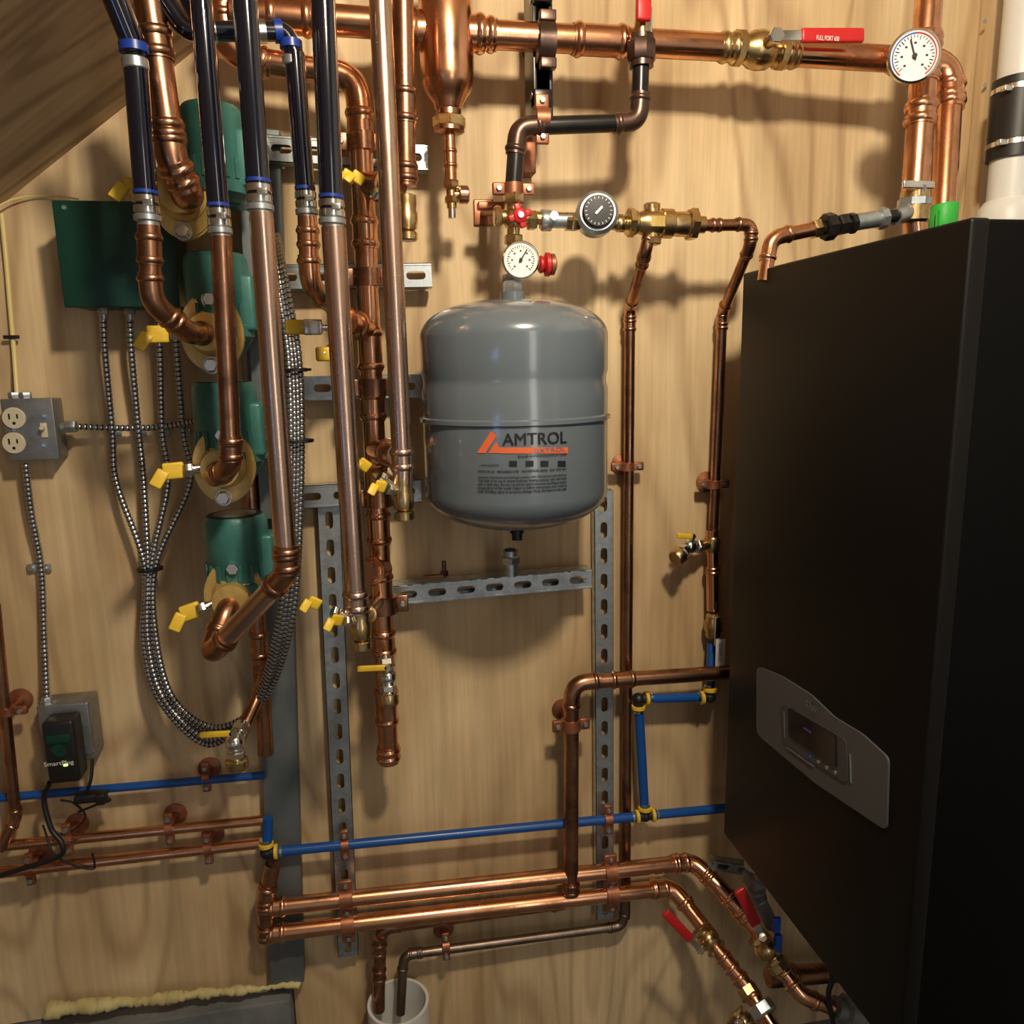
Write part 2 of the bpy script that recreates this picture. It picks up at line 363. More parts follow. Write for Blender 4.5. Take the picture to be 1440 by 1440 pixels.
for (px,py) in [(1143,1064),(1155,1071),(1167,1079),(1179,1086)]:
    q=PX(px,py,X0); b.lathe(Vector((X0-.0045,q.y,q.z)),-X_,[(.003,0),(.003,.001)],galv if px!=1143 else bluev,12)
for (x,y,x2,y2) in [(1199,1060,1201,1100),(1106,1000,1108,1036)]:
    face([(x,y),(x+.8,y+1),(x2-.2,y2+1),(x2-1,y2)],galv,.005)
face([(1110,1050),(1148,1077),(1148,1078),(1110,1051)],galv,.005)
q0=PX(1139,1001,X0); q1=PX(1155,1001,X0)
def fn(x,y,w): 
    t=x/w; return Vector((X0-.0065, q0.y+(q1.y-q0.y)*t, q0.z+.010+ y*.016))
b.text('HTP',1,fn,dial,.02)
b.done()

# ---------- clamps ----------
def clamp(px,py,off,ax,rw,wall=True,plate=False,m=clampm):
    p=P(px,py,off); r=R(rw,p); ax=ax.normalized(); side=ax.cross(Y_).normalized()
    b=B('pipe_clamp'); w=max(.007,r*.75)
    b.lathe(p-ax*w,ax,[(r*1.02,0),(r*1.22,.0005),(r*1.22,2*w-.0005),(r*1.02,2*w)],m,24)
    for sg in (-1,1):
        c=p+side*sg*(r*1.2+.009); b.box(c+Y_*.0,.010,.0045,w,m,.002,side,Y_,ax)
        b.hexn(c-Y_*.007,Y_,.0045,.005,galv); 
    if wall:
        b.cyl(p+Y_*r,Vector((p.x,-.002,p.z)),.005,m); b.lathe(Vector((p.x,-.001,p.z)),-Y_,[(.021,0),(.021,.0025),(.009,.006),(.007,.014)],m,24)
    if plate: b.box(Vector((p.x,-.003,p.z)),.018,.003,.026,m,.002)
    b.done()

# ---------- copper pipework ----------
def cp(pts,w,m=copper,name='copper_pipe',**k):
    q=[P(*p) for p in pts]; b=B(name); b.run(q,R(w,q[len(q)//2]),m,**k); return b
b=cp([(312,-30,.12),(318,78,.12),(503,108,.12),(547,1072,.12)],33,copper,sleeves=[(2,.06,.05),(2,.2,.05),(2,.36,.07),(2,.44,.05),(2,.55,.07),(2,.62,.06),(2,.72,.07),(2,.80,.05),(2,.905,.07),(2,.985,.03)])
def stub(b,p0,p1,w,m=copper):
    q0,q1=P(*p0),P(*p1); r=R(w,q0); b.cyl(q0,q1,r*1.1,m); b.bead(q0.lerp(q1,.6),q1-q0,r*1.1,m); 
stub(b,(517,463,.12),(488,452,.2),28); stub(b,(528,632,.12),(560,640,.22),28); stub(b,(537,800,.12),(512,805,.2),28)
stub(b,(512,255,.12),(560,262,.2),26)
b.done()
b=cp([(325,18,.13),(590,37,.13)],40,copper,sleeves=[(0,.3,.07),(0,.9,.05)]); b.done()
b=cp([(660,47,.13),(1045,68,.13)],36,copper,sleeves=[(0,.05,.04),(0,.46,.09)])
q0,q1=P(660,47,.13),P(1045,68,.13); b.sleeve(q0.lerp(q1,.945),q1-q0,R(36,q0),.035,brass); b.done()
b=cp([(1085,73,.13),(1338,88,.15),(1326,292,.2)],34,copper,sleeves=[(0,.7,.03),(1,.2,.04)])
q0,q1=P(1085,73,.13),P(1338,88,.15); b.sleeve(q0.lerp(q1,.1),q1-q0,R(34,q0),.03,brass); b.done()
b=cp([(1308,-30,.2),(1286,285,.24)],36,copper,sleeves=[(0,.6,.04),(0,.28,.03),(0,.42,.03)]); b.done()
# air separator
b=B('air_separator'); p=P(628,60,.13); r=R(76,p); zt_=P(628,-40,.13).z; z0=P(628,122,.13).z
o_=Vector((p.x,p.y,z0)); h=zt_-z0
b.lathe(o_,Z_,[(r*.45,-.036),(r*.52,-.032),(r*.56,-.024),(r*.75,-.012),(r*.93,-.002),(r,.012),(r,h),(r*.6,h+.03)],copper,48)
b.lathe(o_-Z_*.07,Z_,[(.014,0),(.02,.002),(.024,.004),(.024,.022),(.020,.024),(.020,.04)],copper_dark,24)
b.hexn(o_-Z_*.052,Z_,.026,.018,brass,8)
b.cyl(o_-Z_*.15,o_-Z_*.06,.0095,copper); b.sleeve(o_-Z_*.105,Z_,.0095,.03,copper); 
for sx in (-1,1):
    q=Vector((p.x,p.y,P(628,45,.13).z)); b.cyl(q+X_*sx*r*.8,q+X_*sx*r*1.35,.026,copper); b.bead(q+X_*sx*r*1.25,X_,.026,copper,k=1.12)
q=o_-Z_*.135; b.cyl(q-Z_*.045,q,.008,brass); b.hexn(q-Z_*.01,Z_,.013,.014,brass); b.hexn(q-Z_*.032,Z_,.012,.01,brass); b.cyl(q-Z_*.024,q-Z_*.024+X_*.018,.006,brass); b.lathe(q-Z_*.024+X_*.012,X_,[(.012,0),(.014,.002),(.014,.014),(.011,.016)],copper_dark,10); b.cyl(q-Z_*.06,q-Z_*.045,.006,chrome); b.done()

# pumps
def yhandle(b,h,d_,k=1.0):
    sn=d_.cross(Y_).normalized(); 
    b.box(h,.013*k,.0035,.011*k,yellow,.003,d_,Y_,sn)
    dn=(-Z_*.8+d_*.5-Y_*.2).normalized(); s2=dn.cross(Y_).normalized()
    b.box(h+d_*.012*k+dn*.010*k-Y_*.002,.012*k,.003,.008*k,yellow,.0025,dn,Y_,s2)
def pump(px,py,fx,fy,off,handle):
    b=B('circulator_pump'); f=P(fx,fy,off+.035); t=P(px,py,off); 
    c=Vector((t.x,t.y,t.z)); rm=R(86,c)
    b.lathe(c,Z_,[(rm*.75,-.075),(rm*1.05,-.068),(rm*1.05,-.052),(rm*.98,-.05),(rm*.98,-.02),(rm*1.0,-.018),(rm*1.0,.034),(rm*.97,.044),(rm*.88,.05)],teal,40)
    b.lathe(c+Z_*.05,Z_,[(rm*.84,-.001),(rm*.84,.0012)],ink,40); b.lathe(c+Z_*.05,Z_,[(rm*.66,-.001),(rm*.66,.0018)],boxm,36)
    for k in range(18):
        an=k/18*2*math.pi; dv=Vector((math.cos(an),math.sin(an),0)); b.box(c+dv*rm*.99+Z_*-.035,.002,.003,.014,teal,0,dv,Z_.cross(dv),Z_)
    v=Vector((f.x,f.y+.045,f.z+.01)); b.lathe(v+Y_*.03,-Y_,[(.03,-.04),(.045,-.02),(.05,0),(.05,.03),(.036,.05),(.03,.065)],teal,32)
    b.cyl(v+Y_*.02,v+Vector((.055,.05,.02)),.026,teal); b.box(v+Vector((.05,.03,.03)),.022,.03,.04,teal,.008)
    b.box(c+Vector((rm*.8,.0,-.02)),.018,.025,.04,teal,.006)
    poly=[]
    for k in range(36):
        an=2*math.pi*k/36; poly.append(f+X_*.044*math.cos(an)+Z_*.056*math.sin(an))
    b.prism(poly,Y_*.012,bronze)
    b.prism([f+(q-f)*.94-Y_*.003 for q in poly],Y_*.004,bronze)
    b.prism([f+(q-f)*.95+Y_*.0135 for q in poly],Y_*.008,teal)
    b.lathe(f,-Y_,[(.034,0),(.032,.006),(.025,.010),(.024,.03),(.0265,.031),(.0265,.036),(.02,.037)],bronze,28)
    for sg in (-1,1):
        q=f+Z_*sg*.046+X_*.003*sg; b.ball(q,.013,bronze); b.lathe(q,-Y_,[(.0125,0),(.0125,.008)],galv,20); b.hexn(q-Y_*.013,Y_,.0095,.011,chrome); b.cyl(q,q+Y_*.03,.005,galv)
    h=P(handle[0],handle[1],off+.05); d_=(h-f).normalized()
    b.cyl(f+d_*.03,f+d_*.055-Y_*.004,.007,chrome); b.hexn(f+d_*.048-Y_*.004,d_,.01,.012,chrome)
    yhandle(b,h,d_,1.1)
    b.done()
    return f
f1=pump(300,205,258,278,.2,(190,264)); f2=pump(306,408,298,468,.2,(222,470)); f3=pump(318,585,315,655,.21,(244,662)); f4=pump(334,768,330,838,.22,(268,860))
b=cp([(350,660,.09),(374,1060,.09)],22,copper_dark,sleeves=[(0,.6,.05),(0,.2,.05)]); b.done()

def riser(pex,cu,w,m,wp=None,**k):
    q=[P(*p) for p in cu]; r=R(w,q[0]); b=B('copper_pipe'); b.run(q,r,m,**k); b.done()
    if pex:
        s=[P(*p) for p in pex]; rp=R(wp or w,s[-1]); b=B('pex_tube'); b.run(s,rp,pexblk,elb=False,k=6,seg=28)
        e=s[-1]; ax=(s[-2]-s[-1]).normalized(); t=q[0]
        b.cyl(e,t,rp*.92,galv)
        for kk in (0.004,.016): b.lathe(e+ax*kk,ax,[(rp*1.0,-.0045),(rp*1.1,-.004),(rp*1.1,.004),(rp*1.0,.0045)],chrome,24)
        b.box(e+ax*.01+Vector((rp*.4,-rp*1.15,0)),.006,.003,.004,chrome,.001)
        b.hexn(e-ax*.006,ax,rp*1.16,.008,galv,20)
        b.lathe(e+ax*.025,ax,[(rp*1.0,-.002),(rp*1.06,-.002),(rp*1.06,.002),(rp,.002)],bluering,24)
        b.done()
def riser2(pex,cu,fl,w,m,wp=None,**k):
    q=[P(*p) for p in cu]+fl; r=R(w,q[0]); b=B('copper_pipe'); b.run(q,r,m,**k); b.done()
    riser(pex,cu[:1]+[(cu[0][0]+1,cu[0][1]+12,cu[0][2])],w,m,wp,elb=False)
riser2([(190,82,.34),(207,300,.34)],[(209,318,.34),(214,425,.34)],[P(268,470,.3),f2-Y_*.02],30,copper_dark,32,sleeves=[(0,.3,.04)])
riser2([(280,-30,.36),(309,318,.36)],[(311,333,.36),(326,655,.36)],[P(300,672,.31),f3-Y_*.012],29,copper_dark,29,sleeves=[(0,.93,.03)])
riser2([(342,-30,.4),(365,285,.4)],[(367,300,.4),(404,805,.4)],[P(292,925,.33),P(318,862,.30),f4-Y_*.012],34,copper_pale,33,sleeves=[(0,.97,.03)],fm=copper_dark)
riser2([(414,75,.28),(431,292,.28)],[(432,305,.28),(436,402,.28)],[P(480,442,.2),P(515,462,.13)],27,copper,27,sleeves=[(0,.3,.03)])
riser([(453,-30,.34),(467,305,.34)],[(469,320,.34),(502,860,.34)],34,copper_pale,33,sleeves=[(0,.97,.035)])
riser(None,[(533,-30,.3),(567,678,.3)],32,copper_pale,sleeves=[(0,.95,.035)])
riser(None,[(566,-30,.2),(571,262,.2)],30,copper_dark,sleeves=[(0,.6,.05),(0,.93,.03)])
b=B('copper_pipe'); q=[P(205,-30,.3),P(242,225,.3),P(268,275,.28),f1-Y_*.01]; b.run(q,R(40,q[1]),copper_dark,sleeves=[(0,.85,.035),(0,.35,.04)]); b.done()
b=B('pex_tube'); b.run([P(150,-30,.36),P(186,58,.34)],R(34,P(186,58,.34)),pexblk,elb=False,seg=24)
e=P(188,68,.34); r=R(36,e); b.ball(e,r*.9,pexblk); b.lathe(e,Z_,[(r*.95,-.005),(r*1.08,-.005),(r*1.08,.005),(r*.95,.005)],bluering,24); b.hexn(e-Z_*.018,Z_,r*1.0,.014,galv,24); b.done()
b=B('pex_tube'); q=[P(210,-30,.3),P(262,44,.3),P(402,44,.28),P(414,76,.28)]; r=R(27,q[1]); b.run(q,r,pexblk,elb=False,k=1.6,seg=24)
for t in (.1,.25,.75,.92): b.lathe(q[1].lerp(q[2],t),q[2]-q[1],[(r,-.005),(r*1.18,-.005),(r*1.18,.005),(r,.005)],bluering if t<.2 or t>.8 else chrome,24)
e=q[2].lerp(q[3],.6); b.lathe(e,Z_,[(r,-.006),(r*1.2,-.005),(r*1.2,.005),(r,.006)],bluering,24); b.hexn(e-Z_*.02,Z_,r*1.05,.012,galv,24); b.done()
b=B('pex_tube'); q=[P(258,-30,.25),P(270,5,.25),P(292,40,.25)]; b.run(q,.014,pexblk,elb=False,k=3); b.done()

def mvalve(px,py,off,w,mpt,hx,hy,hx2,hy2):
    b=B('isolation_valve'); p=P(px,py,off); r=R(w,p)
    b.lathe(p-Z_*.022,Z_,[(r*.7,-.004),(r*1.05,0),(r*1.15,.008),(r*1.15,.022),(r*1.0,.026),(r*1.1,.037),(r*1.1,.047),(r*1.0,.048)],brass,28)
    b.lathe(p-Z_*.026,Z_,[(r*.9,-.014),(r*1.08,-.012),(r*1.08,-.002),(r*.9,0)],brass,12)
    m_=P(*mpt); b.cyl(p,m_,r*.85,brass); b.bead(p.lerp(m_,.35),m_-p,r*.85,brass); 
    for (x,y) in ((hx,hy),(hx2,hy2)):
        h=P(x,y,off+.02); d_=(h-p).normalized(); b.cyl(p,p+d_*(h-p).length*.6,.006,chrome); b.hexn(p.lerp(h,.55),d_,.009,.01,chrome)
        yhandle(b,h,d_,.75)
    b.done()
mvalve(507,876,.34,26,(532,845,.13),442,848,474,872)
mvalve(567,694,.3,26,(530,665,.13),512,654,535,684)
mvalve(572,300,.2,26,(514,262,.13),490,248,503,250)
b=B('isolation_valve'); p=P(496,460,.17); b.lathe(p-X_*.02,X_,[(.016,0),(.02,.004),(.02,.03),(.016,.034)],brass)
for (x,y,wd) in ((422,460,.022),(455,498,.012)):
    h=P(x,y,.19); b.box(h,wd,.005,.011,yellow,.004); b.cyl(p,h,.006,chrome)
b.box(P(440,460,.2),.014,.005,.012,chrome,.003); b.done()

def drain(name,p,d1,d2,r,hcol,hdir,hl=.05,met=chrome):
    b=B(name); d1=d1.normalized(); d2=d2.normalized()
    b.cyl(p,p+d1*.03,r,met); b.ball(p+d1*.035,r*1.35,met); b.hexn(p+d1*.012,d1,r*1.35,.012,met)
    q=p+d1*.035; b.cyl(q,q+d2*.03,r*.95,met); b.hexn(q+d2*.02,d2,r*1.3,.01,met); b.lathe(q+d2*.028,d2,[(r*1.2,0),(r*1.55,.003),(r*1.55,.016),(r*1.3,.02)],brass,12)
    b.cyl(q,q+(Z_*.02-Y_*.012),.005,met); h=q+(Z_*.022-Y_*.013)
    hd=hdir.normalized(); b.box(h+hd*hl/2,hl/2,.003,.005,hcol,.002,hd,Y_,hd.cross(Y_).normalized()); b.hexn(h,Y_,.006,.006,met); b.done()
drain('drain_valve',P(542,925,.16),P(548,970,.2)-P(542,925,.16),P(550,1010,.22)-P(548,960,.2),.011,yellow,P(490,957,.2)-P(530,955,.2))
b=cp([(378,930,.1),(372,960,.12),(335,1040,.18)],20,copper_dark); b.done()
drain('drain_valve',P(342,1018,.17),P(330,1045,.2)-P(342,1018,.17),-Z_,.012,yellow,P(270,1030,.2)-P(310,1028,.2))

# ---------- tank supply assembly ----------
o1=.16
b=B('black_iron_pipe'); r=R(24,P(900,120,o1))
b.run([P(902,55,o1),P(899,172,o1),P(728,178,o1),P(722,262,o1)],r,iron,fm=iron_br,k=1.7)
b.hexn(P(902,72,o1),Z_,r*1.75,.03,iron_br,8); b.cyl(P(902,95,o1),P(902,50,o1),r*1.4,iron_br); 
b.box(P(906,30,o1),.012,.006,.02,chrome,.003); b.box(P(905,8,o1+.02),.012,.005,.022,red,.004); b.cyl(P(902,50,o1),P(906,-20,o1),.012,brass)
b.done()
b=B('brass_supply_tee'); p=P(722,308,o1); r=.0105
b.cyl(P(722,262,o1),P(722,410,o1),r,brass); b.hexn(P(722,280,o1),Z_,r*1.6,.018,brass); b.cyl(P(700,305,o1),P(860,310,o1),r,brass)
b.ball(p,.018,brass); b.hexn(P(748,310,o1),X_,r*1.5,.014,brass); b.hexn(P(722,337,o1),Z_,r*1.5,.014,brass)
b.hexn(P(700,305,o1),X_,r*1.5,.012,brass); b.hexn(P(720,395,o1),Z_,r*1.5,.02,galv,8)
c=p-Y_*.03+X_*.005; b.cyl(p,c,.006,brass)
for an in range(4):
    dv=Vector((math.cos(an*math.pi/2+.3),0,math.sin(an*math.pi/2+.3))); b.box(c+dv*.009,.010,.003,.005,red,.002,dv,Y_,dv.cross(Y_))
b.lathe(c+Y_*.004,-Y_,[(.011,0),(.011,.008),(.006,.011)],red,20); b.lathe(c-Y_*.007,-Y_,[(.0045,0),(.0045,.003)],chrome,12)
q=P(778,310,o1); b.hexn(q-X_*.012,X_,r*1.6,.018,galv,8); b.cyl(q-X_*.02,q+X_*.03,r*1.15,galv); b.hexn(P(800,312,o1),X_,r*1.4,.012,brass)
b.lathe(P(776,306,o1)-Y_*.014,-Y_,[(.007,0),(.007,.004)],chrome,16)
b.done()
def gauge(name,p,r,face_dir,arcs=False,body=chrome,dm=dial,nd=.9,back=.03):
    b=B(name); fd=face_dir.normalized(); rx=(-fd).cross(Z_).normalized(); up=rx.cross(-fd).normalized()
    if up.z<0: up=-up
    b.lathe(p-fd*.02,fd,[(r*.6,0),(r*.92,.002),(r*.95,.016),(r*1.06,.02),(r*1.06,.026),(r*.98,.028),(r*.95,.0255),(r*.94,.024)],body,40)
    b.lathe(p+fd*.004,fd,[(r*.94,0),(r*.94,.0012)],dm,40)
    o=p+fd*.006
    b.cyl(p-fd*.018,p-fd*(.02+back),.006,brass)
    for k in range(28):
        an=math.radians(-45+270*k/27); dv=rx*math.cos(an)+up*math.sin(an); L=.1 if k%3 else .17
        b.box(o+dv*r*(.8-L/2),r*L/2,.0003,r*.014,ink,0,dv,fd,dv.cross(fd))
    for k in range(7):
        an=math.radians(-45+270*k/6); dv=rx*math.cos(an)+up*math.sin(an); b.box(o+dv*r*.5,r*.05,.0003,r*.035,ink,0,rx,fd,up)
    if arcs:
        for k in range(30):
            an=math.radians(-50+280*k/29); dv=rx*math.cos(an)+up*math.sin(an)
            b.box(o+dv*r*.87,r*.025,.0003,r*.075,bluev if k>14 and k<28 else red,0,dv,fd,dv.cross(fd))
    dv=rx*math.cos(nd)+up*math.sin(nd); b.box(o+dv*r*.25+fd*.001,r*.42,.0006,r*.03,ink,0,dv,fd,dv.cross(fd)); b.lathe(o,fd,[(r*.1,0),(r*.1,.003)],ink,16)
    b.done()
p=P(732,366,o1+.04); gauge('pressure_gauge',p,R(49,p),-Y_-X_*.1,nd=1.0)
b=B('air_vent_valve'); p=P(762,372,o1+.005); b.cyl(P(722,372,o1),p,.008,brass); b.lathe(p-X_*.006,X_,[(.010,0),(.014,.003),(.014,.006),(.011,.009),(.019,.012),(.019,.018),(.012,.020)],red,12); b.lathe(p+X_*.012,X_,[(.012,0),(.017,.002),(.017,.008),(.008,.012)],clampm,14); b.done()
b=B('pressure_reducing_valve'); p=P(838,303,o1); r=R(58,p)
b.lathe(p,(-Y_-X_*.15+Z_*.05),[(r*.95,-.02),(r,-.01),(r*.98,.0),(r*1.02,.012),(r*1.02,.018),(r*.85,.024),(r*.8,.024)],galv,36)
b.lathe(p,(-Y_-X_*.15+Z_*.05),[(r*.76,.02),(r*.76,.028),(r*.7,.033),(r*.3,.034)],ink,32)
fd=(-Y_-X_*.15+Z_*.05).normalized(); rx=(-fd).cross(Z_).normalized(); up=rx.cross(-fd)
if up.z<0: up=-up
for k in range(20):
    an=k/20*2*math.pi; dv=rx*math.cos(an)+up*math.sin(an); b.box(p+fd*.033+dv*r*.6,r*.05,.0004,r*.015,white,0,dv,fd,dv.cross(fd))
b.box(p+fd*.036+up*r*.0,r*.22,.0004,r*.05,galv,0,(rx+up).normalized(),fd,(up-rx).normalized())
b.hexn(P(808,312,o1),X_,.015,.015,brass); b.hexn(P(872,314,o1),X_,.014,.015,brass,8); b.cyl(P(800,312,o1),P(885,314,o1),.011,brass); b.done()
b=B('backflow_preventer'); q0=P(882,313,o1); q1=P(985,316,o1); ax=(q1-q0).normalized(); L=(q1-q0).length
b.lathe(q0,ax,[(.012,0),(.019,.002),(.019,L*.12),(.016,L*.14),(.018,L*.18),(.021,L*.25),(.021,L*.45),(.0235,L*.46),(.0235,L*.6),(.019,L*.62),(.02,L*.7),(.02,L*.8),(.0235,L*.82),(.0235,L*.93),(.014,L*.96),(.014,L*1.05)],brass,28)
b.hexn(q0+ax*L*.88,ax,.027,.014,brass,6); b.hexn(q0+ax*.006,ax,.023,.012,brass,8)
v=q0.lerp(q1,.33); b.cyl(v,v+Z_*.028,.013,brass); b.hexn(v+Z_*.026,Z_,.014,.01,brass); b.cyl(v,v-Z_*.032,.013,brass); b.hexn(v-Z_*.028,Z_,.016,.012,brass)
b.box(v+Vector((.012,-.02,0)),.02,.001,.008,bronze)
b.done()
b=cp([(912,335,o1),(908,352,o1),(886,435,.035),(880,1290,.035)],15,copper_dark,sleeves=[(1,.15,.03),(2,.02,.03)]); b.done()
b=cp([(985,317,o1),(1057,316,o1),(1055,345,o1),(1016,440,.035),(1003,750,.035)],16,copper_dark,sleeves=[(0,.3,.02),(3,.04,.03)]); b.done()
b=cp([(1002,745,.035),(1003,858,.035)],18,copper,sleeves=[(0,.5,.02)]); b.hexn(P(1002,765,.035),Z_,.017,.03,brass,12); b.hexn(P(1003,850,.035),Z_,.013,.02,brass,8); b.cyl(P(1002,765,.035),P(985,768,.045),.010,brass); b.done()
drain('drain_valve',P(985,768,.045),P(955,768,.08)-P(985,768,.045),P(935,785,.10)-P(955,768,.08),.011,yellow,P(925,740,.1)-P(960,742,.09),.035)
b=B('ball_valve'); p=P(1003,880,.035); b.lathe(p-Z_*.022,Z_,[(.010,-.005),(.015,0),(.015,.008),(.018,.014),(.018,.03),(.015,.036),(.015,.044),(.01,.049)],brass,20)
b.cyl(p,p-Y_*.03,.006,brass); b.box(P(1009,888,.068),.006,.002,.03,chrome,.002); b.box(P(1013,918,.072),.010,.001,.028,white,.002)
q=P(1013,918,.0745)
def fn(x,y,w): return q+Vector((-(y-.3)*.009,0,-(x/w-.5)*.04))
b.text('DOMESTIC',1,fn,ink); b.done()
# blue pex
ob_=.058
b=B('blue_pex_pipe'); r=R(13,P(900,1050,ob_))
b.run([P(1001,905,.035),P(998,980,ob_)],r,pexblu)
b.run([P(998,980,ob_),P(898,983,ob_)],r,pexblu); b.run([P(898,983,ob_),P(907,1147,ob_)],r,pexblu)
b.run([P(1045,1134,ob_),P(907,1147,ob_),P(375,1199,ob_)],r,pexblu,elb=False)
b.run([P(375,1199,ob_),P(377,1150,ob_),],r,pexblu)
def joint(p,dirs):
    b.ball(p,r*1.35,black)
    for dv in dirs:
        dv=dv.normalized(); b.cyl(p,p+dv*.016,r*1.1,black); b.lathe(p+dv*.017,dv,[(r*1.0,-.004),(r*1.5,-.003),(r*1.5,.003),(r*1.0,.004)],yellow,18); b.lathe(p+dv*.024,dv,[(r*1.0,0),(r*1.2,0),(r*1.2,.004),(r,.004)],chrome,16)
joint(P(998,980,ob_),[Z_,-X_]); joint(P(898,983,ob_),[X_,-Z_]); joint(P(907,1147,ob_),[X_,-X_,Z_]); joint(P(375,1199,ob_),[X_,Z_])
b.done()
b=B('blue_pex_pipe'); b.run([P(-60,1127,.035),P(372,1090,.035)],R(12,P(100,1110,.035)),pexblu); b.done()
b=cp([(1050,944,.075),(804,960,.075),(803,1256,.075)],21,copper_dark,fm=copper_dark,sleeves=[(0,.72,.05),(1,.97,.03)]); b.done()
b=cp([(803,1240,.03),(800,1270,.03),(536,1305,.05),(533,1420,.06)],16,copper_dark); b.done()
b=B('copper_pipe'); b.run([P(533,1318,.06),P(533,1420,.06)],.012,copper_dark,sleeves=[(0,.15,.03),(0,.5,.03)]); b.done()
b=cp([(880,1255,.035),(876,1302,.035),(568,1343,.05),(563,1425,.06)],13,copper_grey,sleeves=[(1,.95,.03)]); b.done()
b=cp([(380,1276,.07),(975,1212,.07),(1012,1248,.12),(1092,1342,.19)],22,copper,sleeves=[(0,.015,.035),(0,.965,.04),(2,.4,.03)]); b.done()
b=cp([(380,1312,.07),(945,1248,.07),(1000,1318,.15)],22,copper,sleeves=[(0,.015,.035),(0,.965,.04)]); b.done()
b=cp([(384,1215,.065),(374,1262,.07),(374,1315,.07)],22,copper_dark,sleeves=[(1,.2,.03),(1,.9,.03)]); b.done()
b=cp([(-60,1196,.05),(372,1153,.05)],14,copper); b.done()
b=cp([(-60,1234,.05),(372,1185,.05)],15,copper); b.done()
b=cp([(-8,850,.05),(22,1150,.05),(0,1195,.06)],15,copper_dark); b.done()
for (x,y,o_,ax,w) in [(882,656,.035,Z_,16),(1003,681,.035,Z_,16),(803,1019,.075,Z_,22),(627,1330,.05,X_,14),(290,1092,.035,X_,13),(238,1165,.05,X_,15),(293,1193,.05,X_,15),(95,1180,.05,X_,15),(42,1222,.05,X_,15),(12,1000,.05,Z_,15),(485,1188,ob_,X_,15),(487,1263,.07,X_,24),(489,1299,.07,X_,24),(855,1152,ob_,X_,15),(858,1226,.07,X_,24),(860,1257,.07,X_,24)]:
    clamp(x,y,o_,ax,w,wall=(x not in (485,487,489,855,858,860)))
clamp(762,168,o1,X_,26,plate=True,wall=False); clamp(722,266,o1,Z_,22,wall=False)
b=B('wall_bracket'); p=P(687,290,.06); b.box(Vector((p.x,-.003,p.z)),.018,.003,.022,clampm,.002); b.cyl(Vector((p.x,0,p.z)),P(700,295,.14),.007,clampm); b.box(P(690,290,.11),.022,.01,.006,clampm,.002); b.box(P(741,225,.02),.012,.02,.026,clampm,.002); b.done()
for y in (200,390,545,700,850): clamp(505+ (y-130)*.047,y,.12,Z_,33,wall=False,m=copper_dark)
# hanger bracket black on main
b=B('pipe_hanger'); p=P(768,60,.13)
for sx in (-.016,.010): b.box(Vector((p.x+sx,-.085,p.z-.0)),.003,.035,.105,iron,.001)
b.box(Vector((p.x-.004,-.052,p.z)),.014,.003,.105,iron,.001)
for zz in (-.07,.07): b.cyl(Vector((p.x-.020,-.105,p.z+zz)),Vector((p.x+.014,-.105,p.z+zz)),.006,galv)
b.cyl(Vector((p.x-.003,0,p.z+.03)),Vector((p.x-.003,-.06,p.z+.03)),.009,iron)
b.box(Vector((p.x-.004,-.11,p.z-.078)),.015,.012,.014,iron,.003); b.box(Vector((p.x-.004,-.12,p.z+.078)),.015,.012,.02,iron,.003)
b.lathe(p-X_*.016,X_,[(.027,0),(.030,.001),(.030,.027),(.027,.028)],iron_br,28); b.box(p-Y_*.01+Z_*.034,.013,.008,.008,iron_br,.002); b.box(p-Y_*.01-Z_*.034,.013,.008,.008,iron_br,.002); b.done()
def ballv(name,q0,q1,r,lever,hm,lw=.010,met=brass,stem=None):
    b=B(name); ax=(q1-q0).normalized(); L=(q1-q0).length
    b.lathe(q0,ax,[(r*.9,0),(r*1.15,.001),(r*1.15,L*.2),(r*1.0,L*.22),(r*1.35,L*.35),(r*1.45,L*.5),(r*1.35,L*.65),(r*1.0,L*.78),(r*1.15,L*.8),(r*1.15,L*.99),(r*.9,L)],met,28)
    b.hexn(q0+ax*L*.1,ax,r*1.35,L*.14,met,8); b.hexn(q0+ax*L*.9,ax,r*1.35,L*.14,met,8)
    c=q0.lerp(q1,.5); l0,l1=lever; sd=(l0-c).normalized(); b.cyl(c,l0,r*.45,met); b.hexn(l0,sd,r*.6,.008,chrome)
    hd=(l1-l0).normalized(); sn=hd.cross(Y_); sn=sn.normalized() if sn.length>.1 else X_; w3=hd.cross(sn)
    LL=(l1-l0).length; b.box(l0+hd*LL*.2,LL*.25,.002,lw*.7,chrome,.001,hd,w3,sn); b.box(l0+hd*LL*.65,LL*.37,.0045,lw,hm,.004,hd,w3,sn)
    return b
b=ballv('ball_valve',P(1030,67,.13),P(1105,74,.13),R(36,P(1060,70,.13)),(P(1092,50,.185),P(1212,50,.185)),red,.011)
q=P(1148,54,.192)
def fn(x,y,w): return q+Vector((x/w*.04,0,y*.010-.002))
b.text('FULL PORT 600',1,fn,dial); b.done()
p=P(1284,80,.27); gauge('temperature_gauge',p,R(66,p),(-Y_-X_*.35-Z_*.1),arcs=True,nd=1.9)
b=B('copper_pipe'); q=[P(1075,395,.27),P(1084,335,.27),P(1145,322,.27)]; r=R(20,q[1]); b.run(q,r,copper); b.done()
b=B('pipe_union'); q0=P(1140,324,.27); q1=P(1262,303,.27); ax=(q1-q0).normalized(); b.cyl(q0,q1,.010,iron); b.hexn(P(1148,322,.27),ax,.015,.014,brass)
